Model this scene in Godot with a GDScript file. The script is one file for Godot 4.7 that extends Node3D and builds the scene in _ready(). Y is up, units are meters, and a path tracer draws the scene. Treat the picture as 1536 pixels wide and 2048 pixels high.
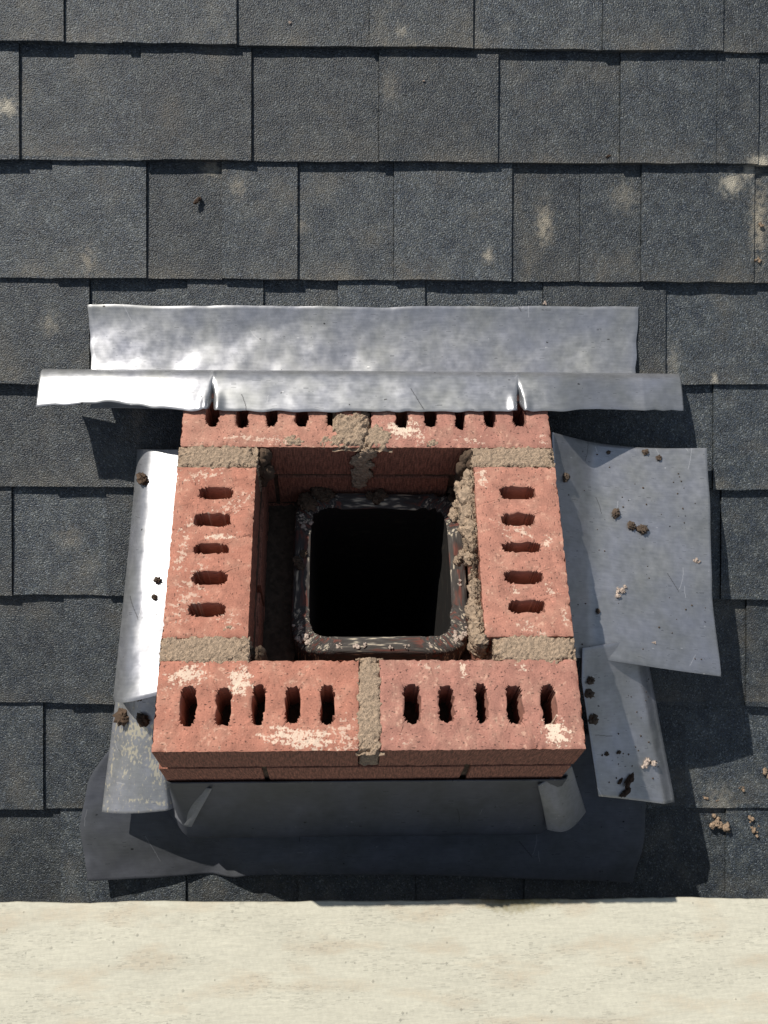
extends Node3D
# A half-built brick chimney with lead flashings on a shingle roof, seen from just above.
# Units are metres; the chimney's top is at y = 0, its front face at z = 0, the roof rises towards -z.

const SLOPE := 0.55519
const ROOF_Y := -0.38397
const HALF := 0.2242
var S := sin(SLOPE)
var C := cos(SLOPE)
var rng := RandomNumberGenerator.new()
var fine := FastNoiseLite.new()
var broad := FastNoiseLite.new()
var M := {}

# ------------------------------------------------------------------ mesh helpers
class MB:
	var p := PackedVector3Array()
	var t := PackedVector2Array()
	var t2 := PackedVector2Array()
	var idx := PackedInt32Array()

	func add(at: Vector3, uv := Vector2.ZERO, uv2 := Vector2.ZERO) -> int:
		p.append(at)
		t.append(uv)
		t2.append(uv2)
		return p.size() - 1

	func tri(a: int, b: int, c: int) -> void:
		idx.append(a)
		idx.append(b)
		idx.append(c)

	func quad(a: int, b: int, c: int, d: int) -> void:
		tri(a, b, c)
		tri(a, c, d)

	# f(s, r) -> position and uvf(position, s, r) -> uv, for s and r in 0..1; front side where s points right and r up
	func grid(nu: int, nv: int, f: Callable, uvf: Callable, flip := false) -> int:
		var first := p.size()
		for j in nv + 1:
			for i in nu + 1:
				var at: Vector3 = f.call(float(i) / nu, float(j) / nv)
				add(at, uvf.call(at, float(i) / nu, float(j) / nv))
		for j in nv:
			for i in nu:
				var a := first + j * (nu + 1) + i
				if flip:
					quad(a, a + 1, a + nu + 2, a + nu + 1)
				else:
					quad(a, a + nu + 1, a + nu + 2, a + 1)
		return first

	func normals() -> PackedVector3Array:
		var n := PackedVector3Array()
		n.resize(p.size())
		for k in range(0, idx.size(), 3):
			var a := idx[k]
			var b := idx[k + 1]
			var c := idx[k + 2]
			var w := (p[c] - p[a]).cross(p[b] - p[a])
			n[a] += w
			n[b] += w
			n[c] += w
		for k in n.size():
			n[k] = n[k].normalized() if n[k].length_squared() > 0.0 else Vector3.UP
		return n

	func mesh() -> ArrayMesh:
		var arrays := []
		arrays.resize(Mesh.ARRAY_MAX)
		arrays[Mesh.ARRAY_VERTEX] = p
		arrays[Mesh.ARRAY_NORMAL] = normals()
		arrays[Mesh.ARRAY_TEX_UV] = t
		arrays[Mesh.ARRAY_TEX_UV2] = t2
		arrays[Mesh.ARRAY_INDEX] = idx
		var m := ArrayMesh.new()
		m.add_surface_from_arrays(Mesh.PRIMITIVE_TRIANGLES, arrays)
		return m


func roof(u: float, v: float, n: float) -> Vector3:
	return Vector3(u, ROOF_Y + v * S + n * C, -v * C + n * S)


func lin(x: float, xs: Array, ys: Array) -> float:
	if x <= xs[0]:
		return ys[0]
	for k in range(1, xs.size()):
		if x <= xs[k]:
			return lerpf(ys[k - 1], ys[k], smoothstep(xs[k - 1], xs[k], x) * 0.5 + 0.5 * (x - xs[k - 1]) / (xs[k] - xs[k - 1]))
	return ys[-1]


func put(called: String, mb: MB, material: Material, parent: Node = self) -> MeshInstance3D:
	var o := MeshInstance3D.new()
	o.name = called
	o.mesh = mb.mesh()
	o.material_override = material
	parent.add_child(o, true)
	return o


func base(called: String, at := Vector3.ZERO) -> Node3D:
	var o := Node3D.new()
	o.name = called
	o.position = at
	add_child(o, true)
	return o


func tag(o: Node, label: String, category := "", group := "", kind := "") -> Node:
	if label:
		o.set_meta("label", label)
	if category:
		o.set_meta("category", category)
	if group:
		o.set_meta("group", group)
	if kind:
		o.set_meta("kind", kind)
	return o


# A sheet of metal: a grid of points with a thickness, closed at the rim.
func sheet(nu: int, nv: int, f: Callable, uv_scale: Vector2, thick := 0.002, uv_at := Vector2.ZERO) -> MB:
	var mb := MB.new()
	var uvf := func(_at, s, r): return Vector2(s, r) * uv_scale + uv_at
	mb.grid(nu, nv, f, uvf)
	var n := mb.normals()
	var row := nu + 1
	var count := mb.p.size()
	for k in count:
		mb.t2[k] = Vector2(float(k % row) / nu, float(k / row) / nv)
		mb.add(mb.p[k] - n[k] * thick, mb.t[k], mb.t2[k])
	for j in nv:
		for i in nu:
			var a := count + j * row + i
			mb.quad(a, a + 1, a + row + 1, a + row)
	for i in nu:
		mb.quad(i, i + 1, count + i + 1, count + i)
		var b := nv * row + i
		mb.quad(b + 1, b, count + b, count + b + 1)
	for j in nv:
		var a := j * row
		mb.quad(a + row, a, count + a, count + a + row)
		var b := a + nu
		mb.quad(b, b + row, count + b + row, count + b)
	return mb


# A block with rounded, slightly uneven faces.
func block(mb: MB, centre: Vector3, size: Vector3, step: float, amp: float, round_by := 0.002, uv_off := Vector2.ZERO) -> void:
	var h := size * 0.5
	var inner := h - Vector3.ONE * minf(round_by, minf(h.x, minf(h.y, h.z)) * 0.9)
	for face in 6:
		var axis := face / 2
		var sgn := 1.0 if face % 2 == 0 else -1.0
		var ua := (axis + 1) % 3
		var va := (axis + 2) % 3
		var nu := clampi(int(ceil(size[ua] / step)), 1, 80)
		var nv := clampi(int(ceil(size[va] / step)), 1, 80)
		var f := func(s, r):
			var q := Vector3.ZERO
			q[axis] = sgn * h[axis]
			q[ua] = lerpf(-h[ua], h[ua], s)
			q[va] = lerpf(-h[va], h[va], r)
			var k := q.clamp(-inner, inner)
			var d := (q - k).normalized()
			var w: Vector3 = centre + q
			return centre + k + d * ((h - inner).x + amp * (fine.get_noise_3dv(w * 900.0) + 1.2 * fine.get_noise_3dv(w * 260.0)))
		var uvf := func(at, _s, _r): return Vector2(at[ua], at[va]) * 4.0 + uv_off
		mb.grid(nu, nv, f, uvf, sgn > 0.0)


# A smear on the chimney's top: a rough skin that dips into the brick where it ends. boxy = 0 is an ellipse, 1 a rectangle.
func patch(mb: MB, centre: Vector3, reach: Vector2, thick: float, boxy: float) -> void:
	var shift := rng.randf() * 40.0
	var f := func(s, r):
		var x := lerpf(-1.15, 1.15, s)
		var z := lerpf(1.15, -1.15, r)
		var at := centre + Vector3(x * reach.x, 0, z * reach.y)
		var d := lerpf(Vector2(x, z).length(), maxf(absf(x), absf(z)), boxy)
		var rag := 0.0030 * fine.get_noise_2d(at.x * 210.0 + shift, at.z * 210.0) + 0.0040 * fine.get_noise_2d(at.x * 70.0 + shift, at.z * 70.0)
		var m := clampf(((1.0 - d) * minf(reach.x, reach.y) + rag) / 0.0035, -1.0, 1.0)
		at.y += (0.007 * m if m < 0.0 else thick * m) * (0.75 + 0.35 * fine.get_noise_2d(at.x * 120.0, at.z * 120.0 + shift)) - 0.0012
		at.y += (0.0007 * fine.get_noise_2d(at.x * 520.0, at.z * 520.0) + 0.0009 * fine.get_noise_2d(at.x * 260.0, at.z * 260.0)) * clampf(m + 0.6, 0.0, 1.0) * minf(1.0, thick / 0.002)
		return at
	mb.grid(maxi(12, int(reach.x / 0.0006)), maxi(12, int(reach.y / 0.0006)), f, func(at, _s, _r): return Vector2(at.x, at.z) * 4.0)


# A lump: a sphere pushed in and out by noise.
func lump(mb: MB, centre: Vector3, radii: Vector3, amp: float, turn := 0.0, nu := 18, nv := 11, grain := 1.0) -> void:
	var basis := Basis(Vector3.UP, turn)
	var shift := Vector3(rng.randf(), rng.randf(), rng.randf()) * 50.0
	var first := mb.p.size()
	for j in nv + 1:
		for i in nu + 1:
			var a := TAU * float(i % nu) / nu
			var b := PI * (float(j) / nv - 0.5)
			var d := Vector3(cos(a) * cos(b), sin(b), sin(a) * cos(b))
			var k := 1.0 + amp * (1.5 * fine.get_noise_3dv(d * 14.0 * grain + shift) + 1.1 * fine.get_noise_3dv(d * 38.0 * grain + shift))
			mb.add(centre + basis * (d * radii * k), Vector2(a * 0.02, b * 0.03) + Vector2(shift.x, shift.y))
	for j in nv:
		for i in nu:
			var a := first + j * (nu + 1) + i
			mb.quad(a, a + nu + 1, a + nu + 2, a + 1)


# ------------------------------------------------------------------ textures
func noise(kind: int, frequency: float, number: int, octaves := 1) -> FastNoiseLite:
	var n := FastNoiseLite.new()
	n.noise_type = kind
	n.frequency = frequency
	n.seed = number
	n.fractal_type = FastNoiseLite.FRACTAL_FBM if octaves > 1 else FastNoiseLite.FRACTAL_NONE
	n.fractal_octaves = octaves
	return n


func bytes_of(n: FastNoiseLite, w: int, h: int) -> PackedByteArray:
	var im := n.get_image(w, h)
	im.convert(Image.FORMAT_L8)
	return im.get_data()


func texture(data: PackedByteArray, w: int, h: int, format: int) -> ImageTexture:
	return ImageTexture.create_from_image(Image.create_from_data(w, h, false, format, data))


func surface(color: Color, roughness: float, albedo: Texture2D = null, height: Texture2D = null, height_cm := 0.0) -> StandardMaterial3D:
	var m := StandardMaterial3D.new()
	m.albedo_color = color
	m.roughness = roughness
	if albedo:
		m.albedo_texture = albedo
	if height:
		m.heightmap_enabled = true
		m.heightmap_texture = height
		m.heightmap_scale = height_cm
	return m


func granules() -> void:
	var w := 1024
	var cells := noise(FastNoiseLite.TYPE_CELLULAR, 0.24, 3)
	cells.cellular_return_type = FastNoiseLite.RETURN_CELL_VALUE
	cells.cellular_jitter = 1.0
	var a := bytes_of(cells, w, w)
	cells.cellular_return_type = FastNoiseLite.RETURN_DISTANCE
	var b := bytes_of(cells, w, w)
	var c := bytes_of(noise(FastNoiseLite.TYPE_SIMPLEX_SMOOTH, 0.012, 9, 3), w, w)
	var color := PackedByteArray()
	var height := PackedByteArray()
	color.resize(w * w * 3)
	height.resize(w * w)
	for k in w * w:
		var g := a[k] / 255.0
		var l := 57.0 + 22.0 * g + 30.0 * (c[k] / 255.0 - 0.5)
		if g > 0.92:
			l += 30.0
		elif g < 0.2:
			l -= 12.0
		var warm := 3.0 * sin(g * 40.0) + 4.0 * (c[k] / 255.0 - 0.5)
		color[k * 3] = int(clampf(l - 4.0 + warm, 0, 255))
		color[k * 3 + 1] = int(clampf(l + 2.0 + 0.4 * warm, 0, 255))
		color[k * 3 + 2] = int(clampf(l + 7.0 - warm, 0, 255))
		height[k] = int(clampf(235.0 - b[k] * 0.8 + 40.0 * (g - 0.5), 0, 255))
	M.granule_color = texture(color, w, w, Image.FORMAT_RGB8)
	M.granule_height = texture(height, w, w, Image.FORMAT_L8)


# Dust, splashes and dirt of the roof, an alpha map over u -0.8 .. 0.8 and v 1.2 .. -0.4 (top to bottom)
func roof_stains() -> void:
	var w := 768
	var data := PackedByteArray()
	data.resize(w * w * 4)
	var a := bytes_of(noise(FastNoiseLite.TYPE_SIMPLEX_SMOOTH, 0.22, 21, 3), w, w)
	var b := bytes_of(noise(FastNoiseLite.TYPE_SIMPLEX_SMOOTH, 0.02, 22, 3), w, w)
	var rows := [1.025, 0.880, 0.729, 0.594, 0.457, 0.311, 0.165, 0.021, -0.125, -0.27]
	for y in w:
		var v := 1.2 - 1.6 * y / w
		var up := 1.0
		for r in rows:
			if v >= r:
				up = minf(up, v - r)
		var band := 0.34 * exp(-up / 0.012) + 0.08 * exp(-up / 0.05)
		for x in w:
			var k := y * w + x
			var g := a[k] / 255.0
			var d := maxf(0.0, b[k] / 255.0 - 0.58) * 0.7 + band * 0.75 * clampf(b[(k * 1 + 31000) % (w * w)] / 255.0 * 2.4 - 0.55, 0.0, 1.0)
			data[k * 4] = 124
			data[k * 4 + 1] = 117
			data[k * 4 + 2] = 102
			data[k * 4 + 3] = int(clampf(d * (0.35 + 1.1 * g) * 255.0, 0.0, 190.0))
	# u, v, half width, half height, strength, paleness
	var spots := [[0.235, 0.795, 0.012, 0.026, 0.8, 0.6], [0.482, 0.846, 0.016, 0.015, 0.95, 0.9], [-0.46, 0.935, 0.016, 0.012, 1.0, 0.9], [-0.36, 0.745, 0.013, 0.022, 0.55, 0.5],
		[-0.2, 0.857, 0.016, 0.014, 0.55, 0.6], [-0.165, 0.835, 0.013, 0.016, 0.45, 0.6], [-0.085, 0.79, 0.01, 0.012, 0.35, 0.5], [0.16, 0.757, 0.008, 0.01, 0.8, 0.8], [0.03, 0.965, 0.012, 0.02, 0.3, 0.5],
		[0.34, 0.83, 0.02, 0.02, 0.3, 0.7], [0.52, 0.885, 0.02, 0.012, 1.1, 0.9], [0.52, 0.8, 0.014, 0.05, 0.8, 0.6], [0.505, 0.862, 0.014, 0.012, 0.8, 1.0], [0.465, 0.6, 0.006, 0.01, 0.7, 1.0], [-0.3, 0.56, 0.012, 0.06, 0.35, 0.5],
		[-0.41, 0.66, 0.014, 0.014, 0.4, 0.7], [-0.39, 0.38, 0.02, 0.016, 0.3, 0.5], [0.045, 1.04, 0.01, 0.012, 0.5, 0.8], [0.49, 0.02, 0.03, 0.03, 0.35, 0.8], [0.41, 0.62, 0.012, 0.03, 0.3, 0.9]]
	for s in spots:
		var cx := int((s[0] + 0.8) / 1.6 * w)
		var cy := int((1.2 - s[1]) / 1.6 * w)
		var rx := int(s[2] / 1.6 * w * 2.2)
		var ry := int(s[3] / 1.6 * w * 2.2)
		for y in range(maxi(0, cy - ry), mini(w, cy + ry)):
			for x in range(maxi(0, cx - rx), mini(w, cx + rx)):
				var k := y * w + x
				var d := Vector2((x - cx) * 2.2 / rx, (y - cy) * 2.2 / ry).length()
				var share: float = 0.65 * s[4] * exp(-d * d * 1.1) * clampf((a[k] / 255.0 - 0.30 + 0.25 * exp(-d * d * 2.0)) * 3.2, 0.0, 1.3)
				if share * 255.0 > data[k * 4 + 3]:
					data[k * 4] = int(lerpf(136, 190, s[5]))
					data[k * 4 + 1] = int(lerpf(124, 184, s[5]))
					data[k * 4 + 2] = int(lerpf(104, 168, s[5]))
					data[k * 4 + 3] = int(minf(share, 0.92) * 255.0)
	M.roof_stains = texture(data, w, w, Image.FORMAT_RGBA8)


func brick_maps() -> void:
	var w := 1024
	var a := bytes_of(noise(FastNoiseLite.TYPE_SIMPLEX_SMOOTH, 0.09, 31, 3), w, w)
	var b := bytes_of(noise(FastNoiseLite.TYPE_SIMPLEX_SMOOTH, 0.01, 32, 3), w, w)
	var cells := noise(FastNoiseLite.TYPE_CELLULAR, 0.05, 33)
	cells.cellular_return_type = FastNoiseLite.RETURN_DISTANCE
	var pits := bytes_of(cells, w, w)
	cells.cellular_return_type = FastNoiseLite.RETURN_CELL_VALUE
	var which := bytes_of(cells, w, w)
	var color := PackedByteArray()
	var height := PackedByteArray()
	color.resize(w * w * 3)
	height.resize(w * w)
	for k in w * w:
		var n := a[k] / 255.0 - 0.5
		var l := 1.0 + 0.16 * n + 0.20 * (b[k] / 255.0 - 0.5)
		var h := 170.0 + 70.0 * n
		var deep := 0.0
		var crack := a[(k / w) * w + (k % w) * 2 / 5] / 255.0
		deep = clampf((0.25 - crack) * 9.0, 0.0, 1.0)
		if which[k] > 236:
			deep = maxf(deep, clampf(1.0 - pits[k] / (20.0 + (which[k] - 236) * 3.0), 0.0, 1.0))
		elif which[k] < 26:
			var grit := clampf(1.0 - pits[k] / (20.0 + which[k] * 1.5), 0.0, 1.0)
			h += 80.0 * grit
			l *= 1.0 + 0.30 * grit
		h -= 130.0 * deep
		l *= 1.0 - 0.5 * deep
		color[k * 3] = int(clampf(170.0 * l, 0, 255))
		color[k * 3 + 1] = int(clampf(120.0 * l, 0, 255))
		color[k * 3 + 2] = int(clampf(104.0 * l, 0, 255))
		height[k] = int(clampf(h, 0, 255))
	M.brick_color = texture(color, w, w, Image.FORMAT_RGB8)
	M.brick_height = texture(height, w, w, Image.FORMAT_L8)
	# the drag marks of wire-cut sides: streaks that run up and down
	var sw := 512
	var s1 := bytes_of(noise(FastNoiseLite.TYPE_SIMPLEX_SMOOTH, 0.16, 35, 2), sw * 2, 64)
	var side := PackedByteArray()
	var side_h := PackedByteArray()
	side.resize(sw * sw * 3)
	side_h.resize(sw * sw)
	for y in sw:
		for x in sw:
			var k := y * sw + x
			var st := s1[(y / 9) * sw * 2 + x + y / 24] / 255.0 - 0.5
			var n := a[y * w + x] / 255.0 - 0.5
			var l := 0.86 + 0.5 * st + 0.3 * n
			side[k * 3] = int(clampf(168.0 * l, 0, 255))
			side[k * 3 + 1] = int(clampf(112.0 * l, 0, 255))
			side[k * 3 + 2] = int(clampf(92.0 * l, 0, 255))
			side_h[k] = int(clampf(128.0 + 170.0 * st + 60.0 * n, 0, 255))
	M.side_color = texture(side, sw, sw, Image.FORMAT_RGB8)
	M.side_height = texture(side_h, sw, sw, Image.FORMAT_L8)


# Lime and mortar smears on the chimney's top: alpha map over x -0.24 .. 0.24 and z -0.48 .. 0.02
func brick_stains() -> void:
	var w := 1024
	var data := PackedByteArray()
	data.resize(w * w * 4)
	var a := bytes_of(noise(FastNoiseLite.TYPE_SIMPLEX_SMOOTH, 0.06, 41, 4), w, w)
	var b := bytes_of(noise(FastNoiseLite.TYPE_SIMPLEX_SMOOTH, 0.013, 42, 2), w, w)
	var c := bytes_of(noise(FastNoiseLite.TYPE_SIMPLEX_SMOOTH, 0.16, 43, 3), w, w)
	for k in w * w:
		var n := a[k] / 255.0
		var d := maxf(clampf((n - 0.73 + 0.4 * (b[k] / 255.0 - 0.5)) * 8.0, 0.0, 1.0), clampf((b[k] / 255.0 - 0.45) * 1.0, 0.0, 0.22) * (0.5 + n))
		data[k * 4] = 222
		data[k * 4 + 1] = 186
		data[k * 4 + 2] = 162
		data[k * 4 + 3] = int(d * 110.0)
	# x, z, half length, half width, turn in degrees, strength
	var smears := [[-0.193, -0.082, 0.024, 0.0131, -20, 0.9], [-0.138, -0.076, 0.016, 0.0203, 10, 1], [-0.072, -0.014, 0.0427, 0.0131, 5, 0.9], [-0.026, -0.017, 0.0133, 0.0179, 0, 0.5],
		[0.194, -0.019, 0.0181, 0.0155, 25, 1.2], [0.1, -0.086, 0.0064, 0.0096, 10, 0.9], [0.06, -0.092, 0.0133, 0.006, 0, 0.4], [0.164, -0.089, 0.0096, 0.006, 0, 0.7],
		[-0.168, -0.246, 0.0187, 0.006, -10, 0.9], [-0.192, -0.266, 0.0213, 0.0072, -30, 0.6], [-0.209, -0.228, 0.0064, 0.0239, 10, 0.5], [-0.191, -0.325, 0.0213, 0.0072, -20, 0.6],
		[-0.197, -0.179, 0.0133, 0.0299, 20, 0.35], [-0.154, -0.144, 0.0133, 0.0084, 0, 0.35], [-0.153, -0.286, 0.0213, 0.0084, -40, 0.4], [0.175, -0.254, 0.016, 0.0072, 20, 0.7],
		[0.205, -0.238, 0.0075, 0.0096, 30, 0.8], [0.163, -0.179, 0.0075, 0.006, 0, 0.6], [0.203, -0.179, 0.0075, 0.0084, 0, 0.5], [0.136, -0.323, 0.0075, 0.0131, 0, 0.8],
		[0.176, -0.134, 0.016, 0.0072, 10, 0.5], [0.216, -0.146, 0.0053, 0.0096, 0, 0.6], [0.155, -0.254, 0.016, 0.0048, 40, 0.4], [0.043, -0.392, 0.024, 0.0167, 0, 1.1],
		[-0.14, -0.377, 0.0267, 0.0048, 0, 0.5], [-0.105, -0.374, 0.0213, 0.006, 0, 0.5], [0.124, -0.375, 0.016, 0.006, 0, 0.6], [0.064, -0.382, 0.0085, 0.012, 0, 0.6],
		[0.212, -0.375, 0.0064, 0.0072, 0, 0.3], [0.031, -0.011, 0.0107, 0.0048, 0, 0.3], [-0.225, -0.325, 0.0064, 0.0084, 0, 0.5]]
	for s in smears:
		var cx := int((s[0] + 0.24) / 0.48 * w)
		var cy := int((s[1] + 0.48) / 0.5 * w)
		var reach := int(maxf(s[2], s[3]) / 0.48 * w * 1.6)
		var turn: float = deg_to_rad(s[4])
		for y in range(maxi(0, cy - reach), mini(w, cy + reach)):
			for x in range(maxi(0, cx - reach), mini(w, cx + reach)):
				var q := Vector2(x - cx, y - cy).rotated(-turn)
				var d := Vector2(q.x / (s[2] / 0.48 * w), q.y / (s[3] / 0.48 * w)).length()
				if d > 1.6:
					continue
				var k := y * w + x
				# trowelled streaks: noise stretched along the smear
				var sx := int(q.x * 0.22) + 400
				var sy := int(q.y * 1.1) + 400
				var g := 0.36 * a[clampi(sy, 0, w - 1) * w + clampi(sx, 0, w - 1)] / 255.0 + 0.34 * a[k] / 255.0 + 0.30 * c[k] / 255.0
				var share := clampf((g - 0.53 + 0.36 * s[5] * (0.85 - d)) * 9.0, 0.0, 0.30 + 0.55 * s[5]) * clampf((1.6 - d) * 2.0, 0.0, 1.0)
				if share * 255.0 > data[k * 4 + 3]:
					data[k * 4] = 226
					data[k * 4 + 1] = 208
					data[k * 4 + 2] = 188
					data[k * 4 + 3] = int(share * 255.0)
	M.brick_stains = texture(data, w, w, Image.FORMAT_RGBA8)


func lead_maps() -> void:
	var w := 1024
	var h := 512
	var a := bytes_of(noise(FastNoiseLite.TYPE_SIMPLEX_SMOOTH, 0.011, 51, 4), w, h)
	var b := bytes_of(noise(FastNoiseLite.TYPE_SIMPLEX_SMOOTH, 0.05, 52, 3), w, h)
	var line := bytes_of(noise(FastNoiseLite.TYPE_SIMPLEX_SMOOTH, 0.22, 53, 2), 128, h)
	var color := PackedByteArray()
	var rough := PackedByteArray()
	color.resize(w * h * 3)
	rough.resize(w * h)
	for y in h:
		for x in w:
			var k := y * w + x
			var n := a[k] / 255.0 - 0.5
			var st := line[y * 128 + (x / 8)] / 255.0 - 0.5
			var l := 168.0 + 22.0 * n + 16.0 * (b[k] / 255.0 - 0.5) + 13.0 * st
			if st > 0.36 and b[k] > 140:
				l -= 40.0
			color[k * 3] = int(clampf(l - 3.0, 0, 255))
			color[k * 3 + 1] = int(clampf(l, 0, 255))
			color[k * 3 + 2] = int(clampf(l + 5.0 + 10.0 * n, 0, 255))
			rough[k] = int(clampf(98.0 - 48.0 * n + 30.0 * (b[k] / 255.0 - 0.5) + 10.0 * st, 0, 255))
	var r := RandomNumberGenerator.new()
	r.seed = 5
	for i in 110:   # specks
		var x := r.randi_range(2, w - 3)
		var y := r.randi_range(2, h - 3)
		var shade := 55 if r.randf() < 0.6 else 225
		for dy in r.randi_range(1, 2):
			for dx in r.randi_range(1, 4):
				var k := (y + dy) * w + mini(w - 1, x + dx)
				for c in 3:
					color[k * 3 + c] = shade
	for i in 30:   # scratches
		var at := Vector2(r.randf() * w, r.randf() * h)
		var dir := Vector2.from_angle(r.randf_range(-2.2, -0.9) if r.randf() < 0.7 else r.randf_range(-0.15, 0.15))
		var shade := 225 if r.randf() < 0.7 else 105
		var bend := r.randf_range(-0.02, 0.02)
		for q in r.randi_range(10, 55):
			at += dir
			dir = dir.rotated(bend)
			var x := int(at.x)
			var y := int(at.y)
			if x < 0 or y < 0 or x >= w or y >= h:
				break
			var k := y * w + x
			for c in 3:
				color[k * 3 + c] = shade
			rough[k] = 70
	M.lead_color = texture(color, w, h, Image.FORMAT_RGB8)
	M.lead_rough = texture(rough, w, h, Image.FORMAT_L8)


# Dried mortar on the lower left strip: s across, r from the lower end up
func lead_smears() -> void:
	var w := 256
	var a := bytes_of(noise(FastNoiseLite.TYPE_SIMPLEX_SMOOTH, 0.08, 55, 4), w, w)
	var data := PackedByteArray()
	data.resize(w * w * 4)
	# s, r, half widths, turn, strength
	var spots := [[0.42, 0.60, 0.34, 0.10, 0.0, 1.0], [0.36, 0.44, 0.22, 0.07, 0.3, 0.9], [0.85, 0.42, 0.10, 0.26, 0.5, 1.15], [0.72, 0.34, 0.3, 0.05, 0.75, 1.1], [0.95, 0.28, 0.12, 0.08, 0.6, 1.0], [0.3, 0.30, 0.1, 0.05, 0.0, 0.45], [0.42, 0.10, 0.16, 0.02, 0.0, 0.7], [0.62, 0.09, 0.07, 0.03, 0.4, 0.7], [0.86, 0.06, 0.18, 0.02, 0.1, 0.7], [0.08, 0.4, 0.03, 0.4, 0.0, 0.5]]
	for y in w:
		for x in w:
			var k := y * w + x
			var g := a[k] / 255.0
			var d := -0.16
			for q in spots:
				var p := Vector2(float(x) / w - q[0], float(y) / w - q[1]).rotated(q[4])
				d = maxf(d, q[5] * (1.0 - Vector2(p.x / q[2], p.y / q[3]).length()) * 0.75)
			data[k * 4] = 214
			data[k * 4 + 1] = 207
			data[k * 4 + 2] = 186
			data[k * 4 + 3] = int(clampf((d - 0.16 + (g - 0.56) * 1.8) * 3.0, 0.0, 0.93) * 255.0)
	M.lead_smears = texture(data, w, w, Image.FORMAT_RGBA8)


func mortar_maps() -> void:
	var w := 512
	var cells := noise(FastNoiseLite.TYPE_CELLULAR, 0.13, 61)
	cells.cellular_return_type = FastNoiseLite.RETURN_CELL_VALUE
	var a := bytes_of(cells, w, w)
	cells.cellular_return_type = FastNoiseLite.RETURN_DISTANCE
	var b := bytes_of(cells, w, w)
	var c := bytes_of(noise(FastNoiseLite.TYPE_SIMPLEX_SMOOTH, 0.03, 62, 4), w, w)
	var color := PackedByteArray()
	var height := PackedByteArray()
	color.resize(w * w * 3)
	height.resize(w * w)
	for k in w * w:
		var l := 1.0 + 0.24 * (a[k] / 255.0 - 0.5) + 0.3 * (c[k] / 255.0 - 0.5)
		color[k * 3] = int(clampf(152.0 * l, 0, 255))
		color[k * 3 + 1] = int(clampf(134.0 * l, 0, 255))
		color[k * 3 + 2] = int(clampf(115.0 * l, 0, 255))
		height[k] = int(clampf(220.0 - b[k] * 0.7 + 60.0 * (c[k] / 255.0 - 0.5), 0, 255))
	M.mortar_color = texture(color, w, w, Image.FORMAT_RGB8)
	M.mortar_height = texture(height, w, w, Image.FORMAT_L8)


# Soot and lime splashes of the clay liner's rim
func soot_maps() -> void:
	var w := 512
	var a := bytes_of(noise(FastNoiseLite.TYPE_SIMPLEX_SMOOTH, 0.02, 71, 4), w, w)
	var b := bytes_of(noise(FastNoiseLite.TYPE_SIMPLEX_SMOOTH, 0.07, 72, 4), w, w)
	var color := PackedByteArray()
	color.resize(w * w * 3)
	for k in w * w:
		var n := a[k] / 255.0
		var l := 66.0 + 40.0 * (n - 0.5) + 26.0 * (b[k] / 255.0 - 0.5)
		var lime := clampf((b[k] / 255.0 * 0.5 + n * 0.5 - 0.60) * 8.0, 0.0, 1.0)
		var red := clampf((0.38 - n) * 5.0, 0.0, 1.0)
		color[k * 3] = int(lerpf(l + 3.0 + 48.0 * red, 190, lime))
		color[k * 3 + 1] = int(lerpf(l + 12.0 * red, 180, lime))
		color[k * 3 + 2] = int(lerpf(l - 2.0 + 6.0 * red, 160, lime))
	M.soot_color = texture(color, w, w, Image.FORMAT_RGB8)


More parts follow.
